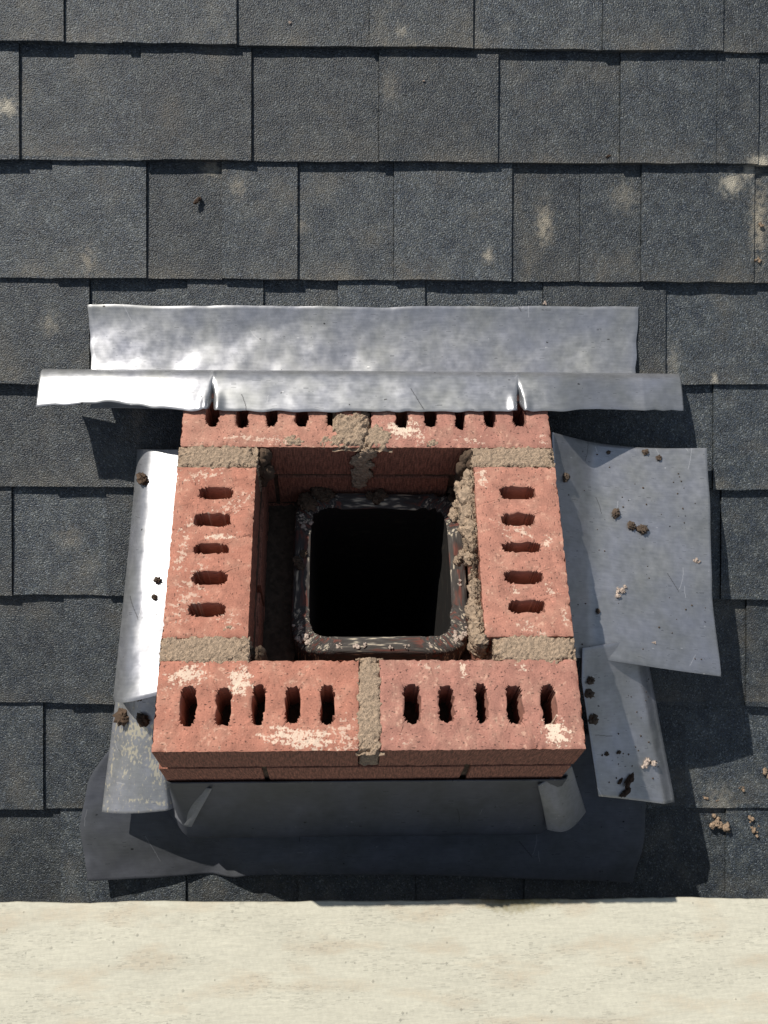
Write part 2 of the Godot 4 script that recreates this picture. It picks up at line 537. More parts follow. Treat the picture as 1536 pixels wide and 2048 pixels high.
# Grain, knots and dirt of the board: 1.2 m by 0.24 m, row 0 at the edge next to the chimney
func wood_maps() -> void:
	var w := 1536
	var h := 320
	var a := bytes_of(noise(FastNoiseLite.TYPE_SIMPLEX_SMOOTH, 0.10, 81, 3), w, h)
	var b0 := bytes_of(noise(FastNoiseLite.TYPE_SIMPLEX_SMOOTH, 0.014, 82, 4), 512, h)
	var b := PackedByteArray()
	b.resize(w * h)
	for y in h:
		for x in w:
			b[y * w + x] = b0[y * 512 + x / 3]
	var streak := bytes_of(noise(FastNoiseLite.TYPE_SIMPLEX_SMOOTH, 0.14, 83, 4), 256, 1024)
	var fibre := bytes_of(noise(FastNoiseLite.TYPE_SIMPLEX_SMOOTH, 0.3, 84, 3), 128, h)
	var color := PackedByteArray()
	var height := PackedByteArray()
	color.resize(w * h * 3)
	height.resize(w * h)
	var knots := [[1215.0, 262.0, 42.0], [235.0, 250.0, 36.0], [640.0, 380.0, 30.0]]
	for y in h:
		for x in w:
			var k := y * w + x
			var warp := y * 1.3 + 14.0 * (b[k] / 255.0 - 0.5)
			var knot := 0.0
			var ring := 0.0
			for q in knots:
				var dx: float = (x - q[0]) / (q[2] * 1.6)
				var dy: float = (y - q[1]) / q[2]
				var d := dx * dx + dy * dy
				warp += signf(dy) * 26.0 * exp(-d * 0.25) * clampf(absf(dy) * 3.0, 0.0, 1.0)
				knot = maxf(knot, exp(-d * 3.5))
				ring += sin(sqrt(d) * 17.0 + a[k] * 0.015) * exp(-d * 1.1)
			var g := streak[clampi(int(warp) + 140, 0, 1023) * 256 + (x / 7)] / 255.0 - 0.5
			var dirt := clampf((b[(k + 77777) % (w * h)] / 255.0 - 0.56) * 4.0, 0.0, 1.0) * clampf(0.2 + 1.4 * (a[k] / 255.0), 0.0, 1.0)
			var fb := fibre[y * 128 + (x / 12)] / 255.0 - 0.5
			var sand := ((k * 7919 + (k >> 5) * 104729) & 255) / 255.0 - 0.5
			var l := 1.0 + 0.05 * g + 0.06 * fb + 0.05 * (b[k] / 255.0 - 0.5) + 0.06 * (a[k] / 255.0 - 0.5) + 0.03 * sand - 0.035 * dirt + 0.03 * ring
			# thin wrinkles that open along the grain
			var wrinkle := clampf(1.0 - absf(g - 0.03 - 0.3 * (b[(k + 4000) % (w * h)] / 255.0 - 0.5)) / 0.045, 0.0, 1.0) * clampf((b[(k + 91000) % (w * h)] / 255.0 - 0.42) * 5.0, 0.0, 1.0)
			l -= 0.13 * wrinkle
			var wet := 0.0
			if y < 26:
				wet = clampf(1.0 - y / (9.0 + 16.0 * exp(-pow((x - 1000.0) / 60.0, 2.0))) + 0.5 * (a[k] / 255.0 - 0.5), 0.0, 1.0) * exp(-pow((x - 1010.0) / 95.0, 2.0))
			l *= 1.0 - 0.45 * wet
			color[k * 3] = int(clampf(191.0 * l - 14.0 * knot, 0, 255))
			color[k * 3 + 1] = int(clampf(190.0 * l - 8.0 * wet - 5.0 * knot - 5.0 * dirt, 0, 255))
			color[k * 3 + 2] = int(clampf((175.0 - 8.0 * dirt + 6.0 * knot) * l - 30.0 * wet, 0, 255))
			height[k] = int(clampf(150.0 + 30.0 * g + 60.0 * fb - 70.0 * wrinkle + 50.0 * (a[k] / 255.0 - 0.5) + 22.0 * ring, 0, 255))
	var r := RandomNumberGenerator.new()
	r.seed = 8
	for i in 110:   # small dents and specks of dirt
		var cx := r.randi_range(4, w - 5)
		var cy := r.randi_range(3, h - 4)
		var size := 1 if r.randf() < 0.75 else 2
		for dy in range(-size, size + 1):
			for dx in range(-size, size + 1):
				if dx * dx + dy * dy <= size * size and cy + dy >= 0 and cy + dy < h:
					var k := (cy + dy) * w + cx + dx
					height[k] = 40
					for c in 3:
						color[k * 3 + c] = int(color[k * 3 + c] * 0.84)
	M.wood_color = texture(color, w, h, Image.FORMAT_RGB8)
	M.wood_height = texture(height, w, h, Image.FORMAT_L8)


func materials() -> void:
	granules()
	roof_stains()
	brick_maps()
	brick_stains()
	lead_maps()
	lead_smears()
	mortar_maps()
	soot_maps()
	wood_maps()
	M.shingle = []
	for k in 4:
		var m := surface(Color.from_hsv(0.55, 0.03, 1.0).darkened(0.05 * k), 0.54, M.granule_color, M.granule_height, 0.13)
		m.uv1_scale = Vector3(2.5, 2.5, 1)
		m.detail_enabled = true
		m.detail_blend_mode = BaseMaterial3D.BLEND_MODE_MIX
		m.detail_uv_layer = BaseMaterial3D.DETAIL_UV_2
		m.detail_albedo = M.roof_stains
		M.shingle.append(m)
	M.deck = surface(Color(0.16, 0.15, 0.14), 0.9)
	M.brick = surface(Color.WHITE, 0.88, M.brick_color, M.brick_height, 0.10)
	M.brick.detail_enabled = true
	M.brick.detail_blend_mode = BaseMaterial3D.BLEND_MODE_MIX
	M.brick.detail_uv_layer = BaseMaterial3D.DETAIL_UV_2
	M.brick.detail_albedo = M.brick_stains
	M.bricks = []
	for tint in [Color(1.0, 1.0, 1.0), Color(1.0, 0.97, 0.95), Color(0.95, 0.96, 0.98), Color(1.0, 1.02, 1.02)]:
		var b: StandardMaterial3D = M.brick.duplicate()
		b.albedo_color = tint
		M.bricks.append(b)
	M.brick_side = surface(Color.WHITE, 0.9, M.side_color, M.side_height, 0.12)
	M.mortar = surface(Color.WHITE, 0.95, M.mortar_color, M.mortar_height, 0.10)
	M.mortar.uv1_scale = Vector3(3, 3, 1)
	M.dirty_mortar = surface(Color(0.55, 0.52, 0.5), 0.95, M.mortar_color, M.mortar_height, 0.09)
	M.dark_mortar = surface(Color(0.55, 0.54, 0.54), 0.9, M.mortar_color, M.mortar_height, 0.06)
	M.pale_mortar = surface(Color(1.15, 1.2, 1.3), 0.95, M.mortar_color, M.mortar_height, 0.06)
	M.tan_mortar = surface(Color(0.95, 0.94, 0.93), 0.95, M.mortar_color, M.mortar_height, 0.08)
	M.lead = surface(Color(0.97, 0.97, 0.97), 1.0, M.lead_color)
	M.lead.metallic = 0.66
	M.lead.roughness_texture = M.lead_rough
	M.lead.roughness_texture_channel = BaseMaterial3D.TEXTURE_CHANNEL_RED
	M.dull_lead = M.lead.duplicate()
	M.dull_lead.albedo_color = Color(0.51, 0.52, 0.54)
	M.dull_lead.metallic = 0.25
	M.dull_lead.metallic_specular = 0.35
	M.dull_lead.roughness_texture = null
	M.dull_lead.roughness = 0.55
	M.worn_lead = M.dull_lead.duplicate()
	M.worn_lead.albedo_color = Color(0.8, 0.8, 0.8)
	M.smeared_lead = M.lead.duplicate()
	M.smeared_lead.metallic = 0.5
	M.smeared_lead.detail_enabled = true
	M.smeared_lead.detail_blend_mode = BaseMaterial3D.BLEND_MODE_MIX
	M.smeared_lead.detail_uv_layer = BaseMaterial3D.DETAIL_UV_2
	M.smeared_lead.detail_albedo = M.lead_smears
	M.soot = surface(Color.WHITE, 0.92, M.soot_color, M.mortar_height, 0.05)
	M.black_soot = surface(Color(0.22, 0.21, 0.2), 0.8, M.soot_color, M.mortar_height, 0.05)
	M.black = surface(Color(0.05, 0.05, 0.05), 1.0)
	M.wood = surface(Color.WHITE, 0.85, M.wood_color, M.wood_height, 0.10)
	M.bark = surface(Color(0.42, 0.37, 0.34), 0.9, M.mortar_color, M.mortar_height, 0.05)


# ------------------------------------------------------------------ the roof
func shingle_shape(mb: MB, u0: float, u1: float, v0: float, v1: float, high: float, low: float, thick: float, skew: float) -> void:
	var nu := clampi(int((u1 - u0) / 0.03), 3, 8)
	var off := Vector2(rng.randf() * 3.0, rng.randf() * 3.0)
	var wob := rng.randf() * 100.0
	var lean := rng.randf_range(-0.0008, 0.0008)
	var f := func(s, r):
		var u := lerpf(u0, u1, s)
		var v := lerpf(v0 + skew * u, v1 + skew * u, r)
		var n: float = lerpf(high, low, r) + lean * (s - 0.5) * (1.0 - r)
		if r == 0.0:
			v += 0.0009 * fine.get_noise_2d(u * 420.0, wob) + 0.0010 * fine.get_noise_2d(u * 1500.0, wob)
			n -= 0.0008
		n += 0.0007 * broad.get_noise_3d(u * 25.0, v * 25.0, wob)
		return roof(u, v, n)
	var uvf := func(_at, s, r): return Vector2(lerpf(u0, u1, s), lerpf(v0, v1, r)) + off
	var first := mb.grid(nu, 3, f, uvf)
	for k in range(first, mb.p.size()):
		var u := mb.p[k].x
		var along := (mb.p[k].y - ROOF_Y - high * C) / S
		mb.t2[k] = Vector2(clampf((u + 0.8) / 1.6, 0.001, 0.999), clampf((1.2 - along) / 1.6, 0.001, 0.999))
	var down := roof(0, 0, -thick) - roof(0, 0, 0)
	# butt edge and the two sides
	for side in 3:
		var line := []
		if side == 0:
			for i in nu + 1:
				line.append(first + i)
		elif side == 1:
			for j in 4:
				line.append(first + nu + j * (nu + 1))
		else:
			for j in 4:
				line.append(first + (3 - j) * (nu + 1))
		var at := mb.p.size()
		for q in line:
			mb.add(mb.p[q], mb.t[q], mb.t2[q])
			mb.add(mb.p[q] + down, mb.t[q] + Vector2(0, 0.004), mb.t2[q])
		for i in line.size() - 1:
			mb.quad(at + i * 2 + 1, at + i * 2, at + i * 2 + 2, at + i * 2 + 3)


func build_roof() -> void:
	var r := base("roof")
	tag(r, "dark grey asphalt shingle roof sloping up away from the scaffold board", "", "", "structure")
	var deck := MB.new()
	for b in [[-2.6, -0.2, -1.2, 2.4], [0.2, 2.6, -1.2, 2.4], [-0.2, 0.2, -1.2, 0.06], [-0.2, 0.2, 0.49, 2.4]]:
		deck.grid(1, 1, func(s, q): return roof(lerpf(b[0], b[1], s), lerpf(b[2], b[3], q), -0.012), func(_a, s, q): return Vector2(s, q))
		deck.grid(1, 1, func(s, q): return roof(lerpf(b[0], b[1], s), lerpf(b[2], b[3], q), -0.10), func(_a, s, q): return Vector2(s, q), true)
	put("roof_deck", deck, M.deck, r)
	# butt line at u = 0, skew per metre, then the seams seen in the photograph; pieces alternate between low and raised where it shows
	var rows := [
		[1.0245, 0.0042, [-0.56, -0.384, -0.311, -0.166, 0.003, 0.137, 0.305, 0.463, 0.62], "rlrlrlrlr"],
		[0.8798, 0.0079, [-0.595, -0.443, -0.289, -0.148, 0.016, 0.171, 0.331, 0.458, 0.514, 0.68], "rlrlrlrrlr"],
		[0.7289, 0.0037, [-0.56, -0.404, -0.284, -0.187, -0.089, 0.036, 0.191, 0.281, 0.362, 0.513, 0.66], "lrlrlrllrlr"],
		[0.5937, 0.0051, [-0.507, -0.359, -0.233, -0.134, -0.037, 0.078, 0.234, 0.398, 0.56], "rlrlrlrlrl"],
		[0.4569, -0.0007, [-0.58, -0.414, -0.24, -0.1, 0.06, 0.19, 0.33, 0.466, 0.6], "lrlrlrlrlr"],
		[0.3110, -0.008, [-0.62, -0.465, -0.342, -0.19, -0.05, 0.09, 0.23, 0.36, 0.481, 0.64], "rlrlrlrlrl"],
		[0.1647, -0.0106, [-0.56, -0.4, -0.25, -0.1, 0.05, 0.2, 0.36, 0.52, 0.66], "lrlrlrlrl"],
		[0.0212, -0.0088, [-0.6, -0.43, -0.28, -0.13, 0.03, 0.18, 0.33, 0.44, 0.6], "rlrlrlrlr"],
		[-0.124, -0.004, [-0.56, -0.41, -0.242, -0.09, 0.07, 0.22, 0.37, 0.5, 0.63], "lrlrlrlrl"],
		[-0.268, 0.0, [-0.58, -0.42, -0.27, -0.11, 0.04, 0.2, 0.36, 0.51, 0.66], "rlrlrlrlr"],
	]
	for k in rows.size():
		var row = rows[k]
		var top: float = rows[k - 1][0] if k else 1.170
		var seams: Array = row[2]
		for i in seams.size() - 1:
			var raised: bool = row[3][i] == "r"
			var mb := MB.new()
			var gap := 0.0003
			var high := 0.0104 if raised else 0.0068
			var low := 0.0008 if raised else -0.0034
			var u0: float = seams[i] + gap
			var u1: float = seams[i + 1] - gap
			if k == 5 or k == 6:   # the courses are cut out round the chimney
				if u0 > -0.2 and u1 < 0.2:
					continue
				u1 = minf(u1, -0.2) if u0 < -0.2 else u1
				u0 = maxf(u0, 0.2) if u0 > -0.2 and u1 > 0.2 else u0
			shingle_shape(mb, u0, u1, row[0], top + 0.02, high, low - 0.0012, 0.0130 if raised else 0.0080, row[1])
			put("shingle", mb, M.shingle[rng.randi() % 4], r)
	# the same roof beyond what the photograph shows
	var rest := MB.new()
	var v := -1.15
	while v < 2.3:
		var u := -2.55 + rng.randf() * 0.15
		while u < 2.5:
			var wide := rng.randf_range(0.12, 0.19)
			var inside := v > -0.40 and v < 1.06
			var raised := rng.randf() < 0.5
			if not inside or u > 0.69 or u + wide < -0.63:
				shingle_shape(rest, u + 0.001, u + wide - 0.001, v, v + 0.164, 0.0098 if raised else 0.005, 0.0 if raised else -0.0052, 0.009, 0.0)
			elif u + wide > 0.52 and u < 0.69:
				shingle_shape(rest, 0.61, 0.70, v, v + 0.164, 0.003, -0.008, 0.008, 0.0)
			elif u < -0.54:
				shingle_shape(rest, -0.64, -0.55, v, v + 0.164, 0.003, -0.008, 0.008, 0.0)
			u += wide
		v += 0.1445
	tag(put("shingle_courses", rest, M.shingle[1], r), "", "", "", "stuff")


# ------------------------------------------------------------------ the chimney
func arris(q: Vector3, half: Vector2, spot: Vector3) -> Vector3:
	var d := minf(half.x - absf(q.x), half.y - absf(q.z))
	var chip := maxf(0.0, fine.get_noise_3dv((spot + q) * 500.0) - 0.12) * 0.004
	var k := exp(-maxf(d, 0.0) / 0.0018)
	var e := q
	e.y -= (0.0011 + chip) * k
	e.y += 0.0005 * fine.get_noise_3dv((spot + q) * 420.0) + 0.0006 * broad.get_noise_3dv((spot + q) * 160.0)
	var wob := 0.0005 * fine.get_noise_3dv((spot + q) * 330.0) + chip * 0.5
	if half.x - absf(q.x) < 0.0004:
		e.x -= signf(q.x) * (0.0006 + wob)
	if half.y - absf(q.z) < 0.0004:
		e.z -= signf(q.z) * (0.0006 + wob)
	return e


func stain_uv(at: Vector3) -> Vector2:
	return Vector2((at.x + 0.24) / 0.48, (at.z + 0.48) / 0.5)


# A brick with five slots right through it, long side along its own x; centre is the middle of its top.
func slotted_brick(called: String, parent: Node, centre: Vector3, turn: float, long: float, wide: float, widths: Array) -> void:
	var mb := MB.new()
	var basis := Basis(Vector3.UP, turn)
	var half := Vector2(long * 0.5, wide * 0.5)
	var off := Vector2(rng.randf(), rng.randf())
	var pitch := 0.0362
	var cell := Vector2(pitch * 0.5, half.y)
	var nx := 10
	var nz := 26
	var rings := 7
	var tall := 0.065
	var place := func(q: Vector3): return centre + basis * q
	for slot in 5:
		var mid := (slot - 2) * pitch
		var outline := []
		for i in nx:
			outline.append(Vector2(lerpf(-cell.x, cell.x, float(i) / nx), -cell.y))
		for i in nz:
			outline.append(Vector2(cell.x, lerpf(-cell.y, cell.y, float(i) / nz)))
		for i in nx:
			outline.append(Vector2(lerpf(cell.x, -cell.x, float(i) / nx), cell.y))
		for i in nz:
			outline.append(Vector2(-cell.x, lerpf(cell.y, -cell.y, float(i) / nz)))
		var count := outline.size()
		var a: float = widths[slot] * 0.5
		var b := 0.0208 + rng.randf_range(-0.0012, 0.0008)
		var shift := Vector2(rng.randf_range(-0.001, 0.001), rng.randf_range(-0.0015, 0.0015))
		var wob := rng.randf() * 90.0
		var first := mb.p.size()
		for k in rings + 1:
			var share := pow(float(k) / rings, 1.5)
			for i in count:
				var o: Vector2 = outline[i]
				var phi := atan2(o.y / cell.y, o.x / cell.x)
				var c := cos(phi)
				var s := sin(phi)
				var rag := 0.0015 * fine.get_noise_2d(c * 38.0 + wob, s * 60.0) + 0.0014 * fine.get_noise_2d(c * 16.0 + wob, s * 26.0) + 0.0006 * fine.get_noise_2d(c * 160.0 + wob, s * 200.0)
				var inner := Vector2(signf(c) * pow(absf(c), 0.55) * (a + rag), signf(s) * pow(absf(s), 0.42) * (b + rag)) + shift
				var q2 := inner.lerp(o, share) + Vector2(mid, 0)
				var q := Vector3(q2.x, -0.0010 * exp(-share * 9.0), q2.y)
				q = arris(q, half, centre)
				var w: Vector3 = place.call(q)
				mb.add(w, q2 * 4.0 + off, stain_uv(w))
		for k in rings:
			for i in count:
				var p0 := first + k * count + i
				var p1 := first + k * count + (i + 1) % count
				mb.quad(p0, p0 + count, p1 + count, p1)
		# the slot's walls
		var wall := mb.p.size()
		for k in 6:
			for i in count:
				var w := mb.p[first + i]
				var d := tall * k / 5.0
				var e := Vector3(fine.get_noise_3d(w.x * 300.0, d * 260.0 + wob, w.z * 300.0), 0, fine.get_noise_3d(w.x * 300.0, d * 260.0, w.z * 300.0 + wob)) * 0.0007 * (1.0 if k else 0.0)
				mb.add(w + Vector3(0, -d, 0) + e, Vector2(i * 0.01, d * 4.0) + off, stain_uv(w))
		for k in 5:
			for i in count:
				var p0 := wall + k * count + i
				var p1 := wall + k * count + (i + 1) % count
				mb.quad(p0, p1, p1 + count, p0 + count)
	# the plain ends of the top
	for side in [-1, 1]:
		var from: float = side * 2.5 * pitch
		var to: float = side * half.x
		var f := func(s, r):
			return place.call(arris(Vector3(lerpf(from, to, s), 0, lerpf(-half.y, half.y, r)), half, centre))
		var first := mb.grid(5, nz, f, func(_at, s, r): return Vector2(lerpf(from, to, s), lerpf(-half.y, half.y, r)) * 4.0 + off, side > 0)
		for k in range(first, mb.p.size()):
			mb.t2[k] = stain_uv(mb.p[k])
	var o := put(called, mb, M.bricks[rng.randi() % 4], parent)
	# the outer sides and the underside, drag-marked
	var sides := MB.new()
	for face in 4:
		var f := func(s, r):
			var q := Vector3.ZERO
			if face == 0:
				q = Vector3(lerpf(-half.x, half.x, s), 0, half.y)
			elif face == 1:
				q = Vector3(half.x, 0, lerpf(half.y, -half.y, s))
			elif face == 2:
				q = Vector3(lerpf(half.x, -half.x, s), 0, -half.y)
			else:
				q = Vector3(-half.x, 0, lerpf(-half.y, half.y, s))
			q = arris(q, half, centre)
			q.y -= tall * (1.0 - r)
			return place.call(q)
		var length := long if face % 2 == 0 else wide
		sides.grid(40 if face % 2 == 0 else 20, 5, f, func(_at, s, r): return Vector2(s * length, -r * tall) * 5.0 + off)
	put("side_face", sides, M.brick_side, o)


func plain_brick(parent: Node, centre: Vector3, size: Vector3) -> void:
	var mb := MB.new()
	var off := Vector2(rng.randf(), rng.randf())
	var h := size * 0.5
	for face in 6:
		var f := func(s, r):
			var x := lerpf(-1, 1, s)
			var y := lerpf(-1, 1, r)
			var q: Vector3 = [Vector3(x, y, 1), Vector3(1, y, -x), Vector3(-x, y, -1), Vector3(-1, y, x), Vector3(x, 1, -y), Vector3(x, -1, y)][face] * h
			return centre + q + Vector3.ONE * 0.0006 * fine.get_noise_3dv((centre + q) * 300.0)
		mb.grid(3, 1, f, func(_at, s, r): return Vector2(s * (size.x if face % 2 == 0 else size.z), r * (size.y if face < 4 else size.z)) * 5.0 + off)
	put("brick", mb, M.brick_side, parent)


func mortar(parent: Node, centre: Vector3, size: Vector3, amp := 0.0022, material: Material = null, label := "") -> void:
	var mb := MB.new()
	block(mb, centre, size, 0.0028, amp, 0.003, Vector2(rng.randf(), rng.randf()))
	var o := put("mortar_joint", mb, material if material else M.mortar, parent)
	if label:
		o.set_meta("label", label)


func build_chimney() -> void:
	var o := base("brick_chimney", Vector3(0, ROOF_Y, -0.23))
	tag(o, "square unfinished chimney of red bricks with oval slots laid round a dark flue", "chimney")
	o.position = Vector3.ZERO
	var w := 0.0985
	slotted_brick("brick", o, Vector3(-0.1176, 0, -w * 0.5), 0.0, 0.2132, w, [0.0165, 0.0168, 0.0135, 0.0155, 0.0155])
	slotted_brick("brick", o, Vector3(0.1172, 0.0005, -w * 0.5), 0.0, 0.2140, w, [0.0185, 0.0165, 0.0130, 0.0170, 0.0155])
	slotted_brick("brick", o, Vector3(-0.1774, 0, -0.2300), PI / 2, 0.2140, 0.0936, [0.0150, 0.0160, 0.0125, 0.0165, 0.0155])
	slotted_brick("brick", o, Vector3(0.1747, 0.0005, -0.2310), PI / 2, 0.2150, 0.0990, [0.0155, 0.0160, 0.0130, 0.0160, 0.0170])
	slotted_brick("brick", o, Vector3(-0.1150, -0.001, -0.4140), 0.0, 0.2170, w, [0.0160, 0.0160, 0.0130, 0.0155, 0.0140])
	slotted_brick("brick", o, Vector3(0.1136, -0.001, -0.4140), 0.0, 0.2190, w, [0.0160, 0.0160, 0.0130, 0.0150, 0.0165])
	# joints between the bricks of the top course
	mortar(o, Vector3(0.0000, -0.0350, -0.0490), Vector3(0.0215, 0.067, 0.094), 0.0016)
	mortar(o, Vector3(-0.1765, -0.0345, -0.1110), Vector3(0.0950, 0.066, 0.0290))
	mortar(o, Vector3(0.1800, -0.0370, -0.1115), Vector3(0.0880, 0.066, 0.0290))
	mortar(o, Vector3(-0.1770, -0.0350, -0.3510), Vector3(0.0930, 0.066, 0.0290))
	mortar(o, Vector3(0.1720, -0.0340, -0.3515), Vector3(0.0960, 0.066, 0.0280))
	mortar(o, Vector3(-0.0045, -0.0360, -0.4140), Vector3(0.0120, 0.066, 0.0900), 0.0012)
	# lower courses: alternate bond, each brick of its own
	for course in range(1, 6):
		var y := -0.075 * course - 0.0325
		if course % 2:
			for x in [-0.1725, -0.0035, 0.1675]:
				var long := 0.216 if absf(x) < 0.1 else 0.102 + absf(x) * 0.05
				plain_brick(o, Vector3(x, y, -0.0495), Vector3(long, 0.065, 0.097))
				plain_brick(o, Vector3(x, y, -0.4135), Vector3(long, 0.065, 0.097))
			for x in [-0.1755, 0.1755]:
				plain_brick(o, Vector3(x, y, -0.158), Vector3(0.097, 0.065, 0.1))
				plain_brick(o, Vector3(x, y, -0.289), Vector3(0.097, 0.065, 0.142))
		else:
			for x in [-0.1165, 0.1165]:
				plain_brick(o, Vector3(x, y, -0.0495), Vector3(0.215, 0.065, 0.097))
				plain_brick(o, Vector3(x, y, -0.4135), Vector3(0.215, 0.065, 0.097))
			for x in [-0.1755, 0.1755]:
				plain_brick(o, Vector3(x, y, -0.2315), Vector3(0.097, 0.065, 0.246))
	# bed joints: a ring of mortar below each course
	for course in range(1, 6):
		var mb := MB.new()
		var y := -0.075 * course + 0.005
		for b in [[Vector3(0, y, -0.0495), Vector3(0.442, 0.0115, 0.091)], [Vector3(0, y, -0.4135), Vector3(0.442, 0.0115, 0.091)], [Vector3(-0.1755, y, -0.2315), Vector3(0.091, 0.0115, 0.275)], [Vector3(0.1755, y, -0.2315), Vector3(0.091, 0.0115, 0.275)]]:
			block(mb, b[0], b[1], 0.012, 0.0012, 0.002)
		put("bed_joint", mb, M.dirty_mortar, o)
	# upright joints of the lower courses, seen from the front and inside
	for course in range(1, 6):
		var y := -0.075 * course - 0.0325
		for x in ([-0.1165, 0.109] if course % 2 else [0.0]):
			for z in [-0.0495, -0.4135]:
				var mb := MB.new()
				block(mb, Vector3(x, y, z), Vector3(0.018, 0.066, 0.091), 0.012, 0.0012, 0.002)
				put("mortar_joint", mb, M.dirty_mortar, o)
	var core := MB.new()
	for b in [[Vector3(0, -0.30, -0.0495), Vector3(0.43, 0.34, 0.08)], [Vector3(0, -0.30, -0.4135), Vector3(0.43, 0.34, 0.08)], [Vector3(-0.1755, -0.30, -0.2315), Vector3(0.08, 0.34, 0.3)], [Vector3(0.1755, -0.30, -0.2315), Vector3(0.08, 0.34, 0.3)]]:
		block(core, b[0], b[1], 0.1, 0.0, 0.002)
	put("mortar_core", core, M.dirty_mortar, o)
	# mortar squeezed out on the inner right wall, over the back joint and over the arrises
	var squeeze := MB.new()
	for i in 84:
		var s := i / 83.0
		var z := lerpf(-0.328, -0.118, s)
		var thick := 0.0062 + 0.0045 * sin(s * 9.0) + 0.004 * rng.randf()
		if s > 0.4:
			thick *= 0.8
		lump(squeeze, Vector3(0.1235 + rng.randf_range(-0.003, 0.001), -0.012 - 0.022 * rng.randf(), z + rng.randf_range(-0.003, 0.003)), Vector3(thick, 0.010, thick * rng.randf_range(0.8, 1.3)), 0.22, rng.randf() * 6.0, 22, 14)
	for q in [[0.107, -0.036, -0.292, 0.0085], [0.109, -0.03, -0.302, 0.006], [0.112, -0.034, -0.238, 0.006], [0.106, -0.040, -0.233, 0.005], [0.113, -0.02, -0.318, 0.008], [0.117, -0.018, -0.225, 0.007]]:
		lump(squeeze, Vector3(q[0], q[1], q[2]), Vector3(q[3], q[3] * 0.9, q[3]), 0.35)
	tag(put("squeezed_mortar", squeeze, M.mortar, o), "rough mortar squeezed out along the inner right wall", "", "", "stuff")
	var back := MB.new()
	patch(back, Vector3(-0.0195, 0.0, -0.390), Vector2(0.0195, 0.024), 0.0046, 0.3)
	patch(back, Vector3(-0.036, 0.0, -0.374), Vector2(0.018, 0.008), 0.0022, 0.0)
	patch(back, Vector3(-0.091, 0.0, -0.3745), Vector2(0.013, 0.006), 0.0024, 0.0)
	patch(back, Vector3(0.014, 0.0, -0.380), Vector2(0.014, 0.016), 0.0018, 0.0)
	patch(back, Vector3(0.078, 0.0, -0.371), Vector2(0.006, 0.004), 0.0018, 0.0)
	for i in 14:
		lump(back, Vector3(-0.004 + rng.randf_range(-0.008, 0.006), -0.008 - i * 0.006, -0.362), Vector3(0.009, 0.008, 0.004), 0.25)
	tag(put("mortar_smear", back, M.mortar, o), "", "", "", "stuff")
	var joints := MB.new()   # where the joints ooze over the arrises
	for e in [[-0.2185, -0.135, -0.1110, 0.0148], [0.141, 0.2185, -0.1115, 0.0148], [-0.2185, -0.136, -0.3510, 0.0138], [0.132, 0.2180, -0.3515, 0.0138]]:
		patch(joints, Vector3((e[0] + e[1]) * 0.5, 0.0, e[2]), Vector2((e[1] - e[0]) * 0.5, e[3]), 0.0016, 0.55)
	patch(joints, Vector3(0.0, 0.0, -0.0490), Vector2(0.0130, 0.0455), 0.0014, 0.55)
	for q in [[-0.152, -0.136], [0.122, -0.122], [0.20, -0.098]]:
		patch(joints, Vector3(q[0], 0.0, q[1]), Vector2(0.007, 0.005), 0.0022, 0.0)
	tag(put("mortar_smear", joints, M.mortar, o), "", "", "", "stuff")
	var corner := MB.new()   # mortar hanging in the inner corners
	for q in [[-0.124, -0.354], [0.121, -0.354], [-0.124, -0.112]]:
		for i in 16:
			lump(corner, Vector3(q[0] + rng.randf_range(-0.01, 0.006), -0.012 - rng.randf() * 0.06, q[1] + rng.randf_range(-0.008, 0.008)), Vector3(0.007, 0.011, 0.007) * rng.randf_range(0.7, 1.3), 0.14, 0.0, 14, 9)
	tag(put("mortar_smear", corner, M.dirty_mortar, o), "", "", "", "stuff")
	var fill := MB.new()   # what lies between liner and bricks
	for b in [[Vector3(-0.112, -0.235, -0.2315), Vector3(0.05, 0.17, 0.28)], [Vector3(0.128, -0.235, -0.2315), Vector3(0.022, 0.17, 0.28)], [Vector3(0.015, -0.235, -0.118), Vector3(0.23, 0.17, 0.05)], [Vector3(0.015, -0.235, -0.366), Vector3(0.23, 0.17, 0.022)]]:
		block(fill, b[0], b[1], 0.012, 0.003, 0.004)
	put("mortar_bed", fill, M.dark_mortar, o)


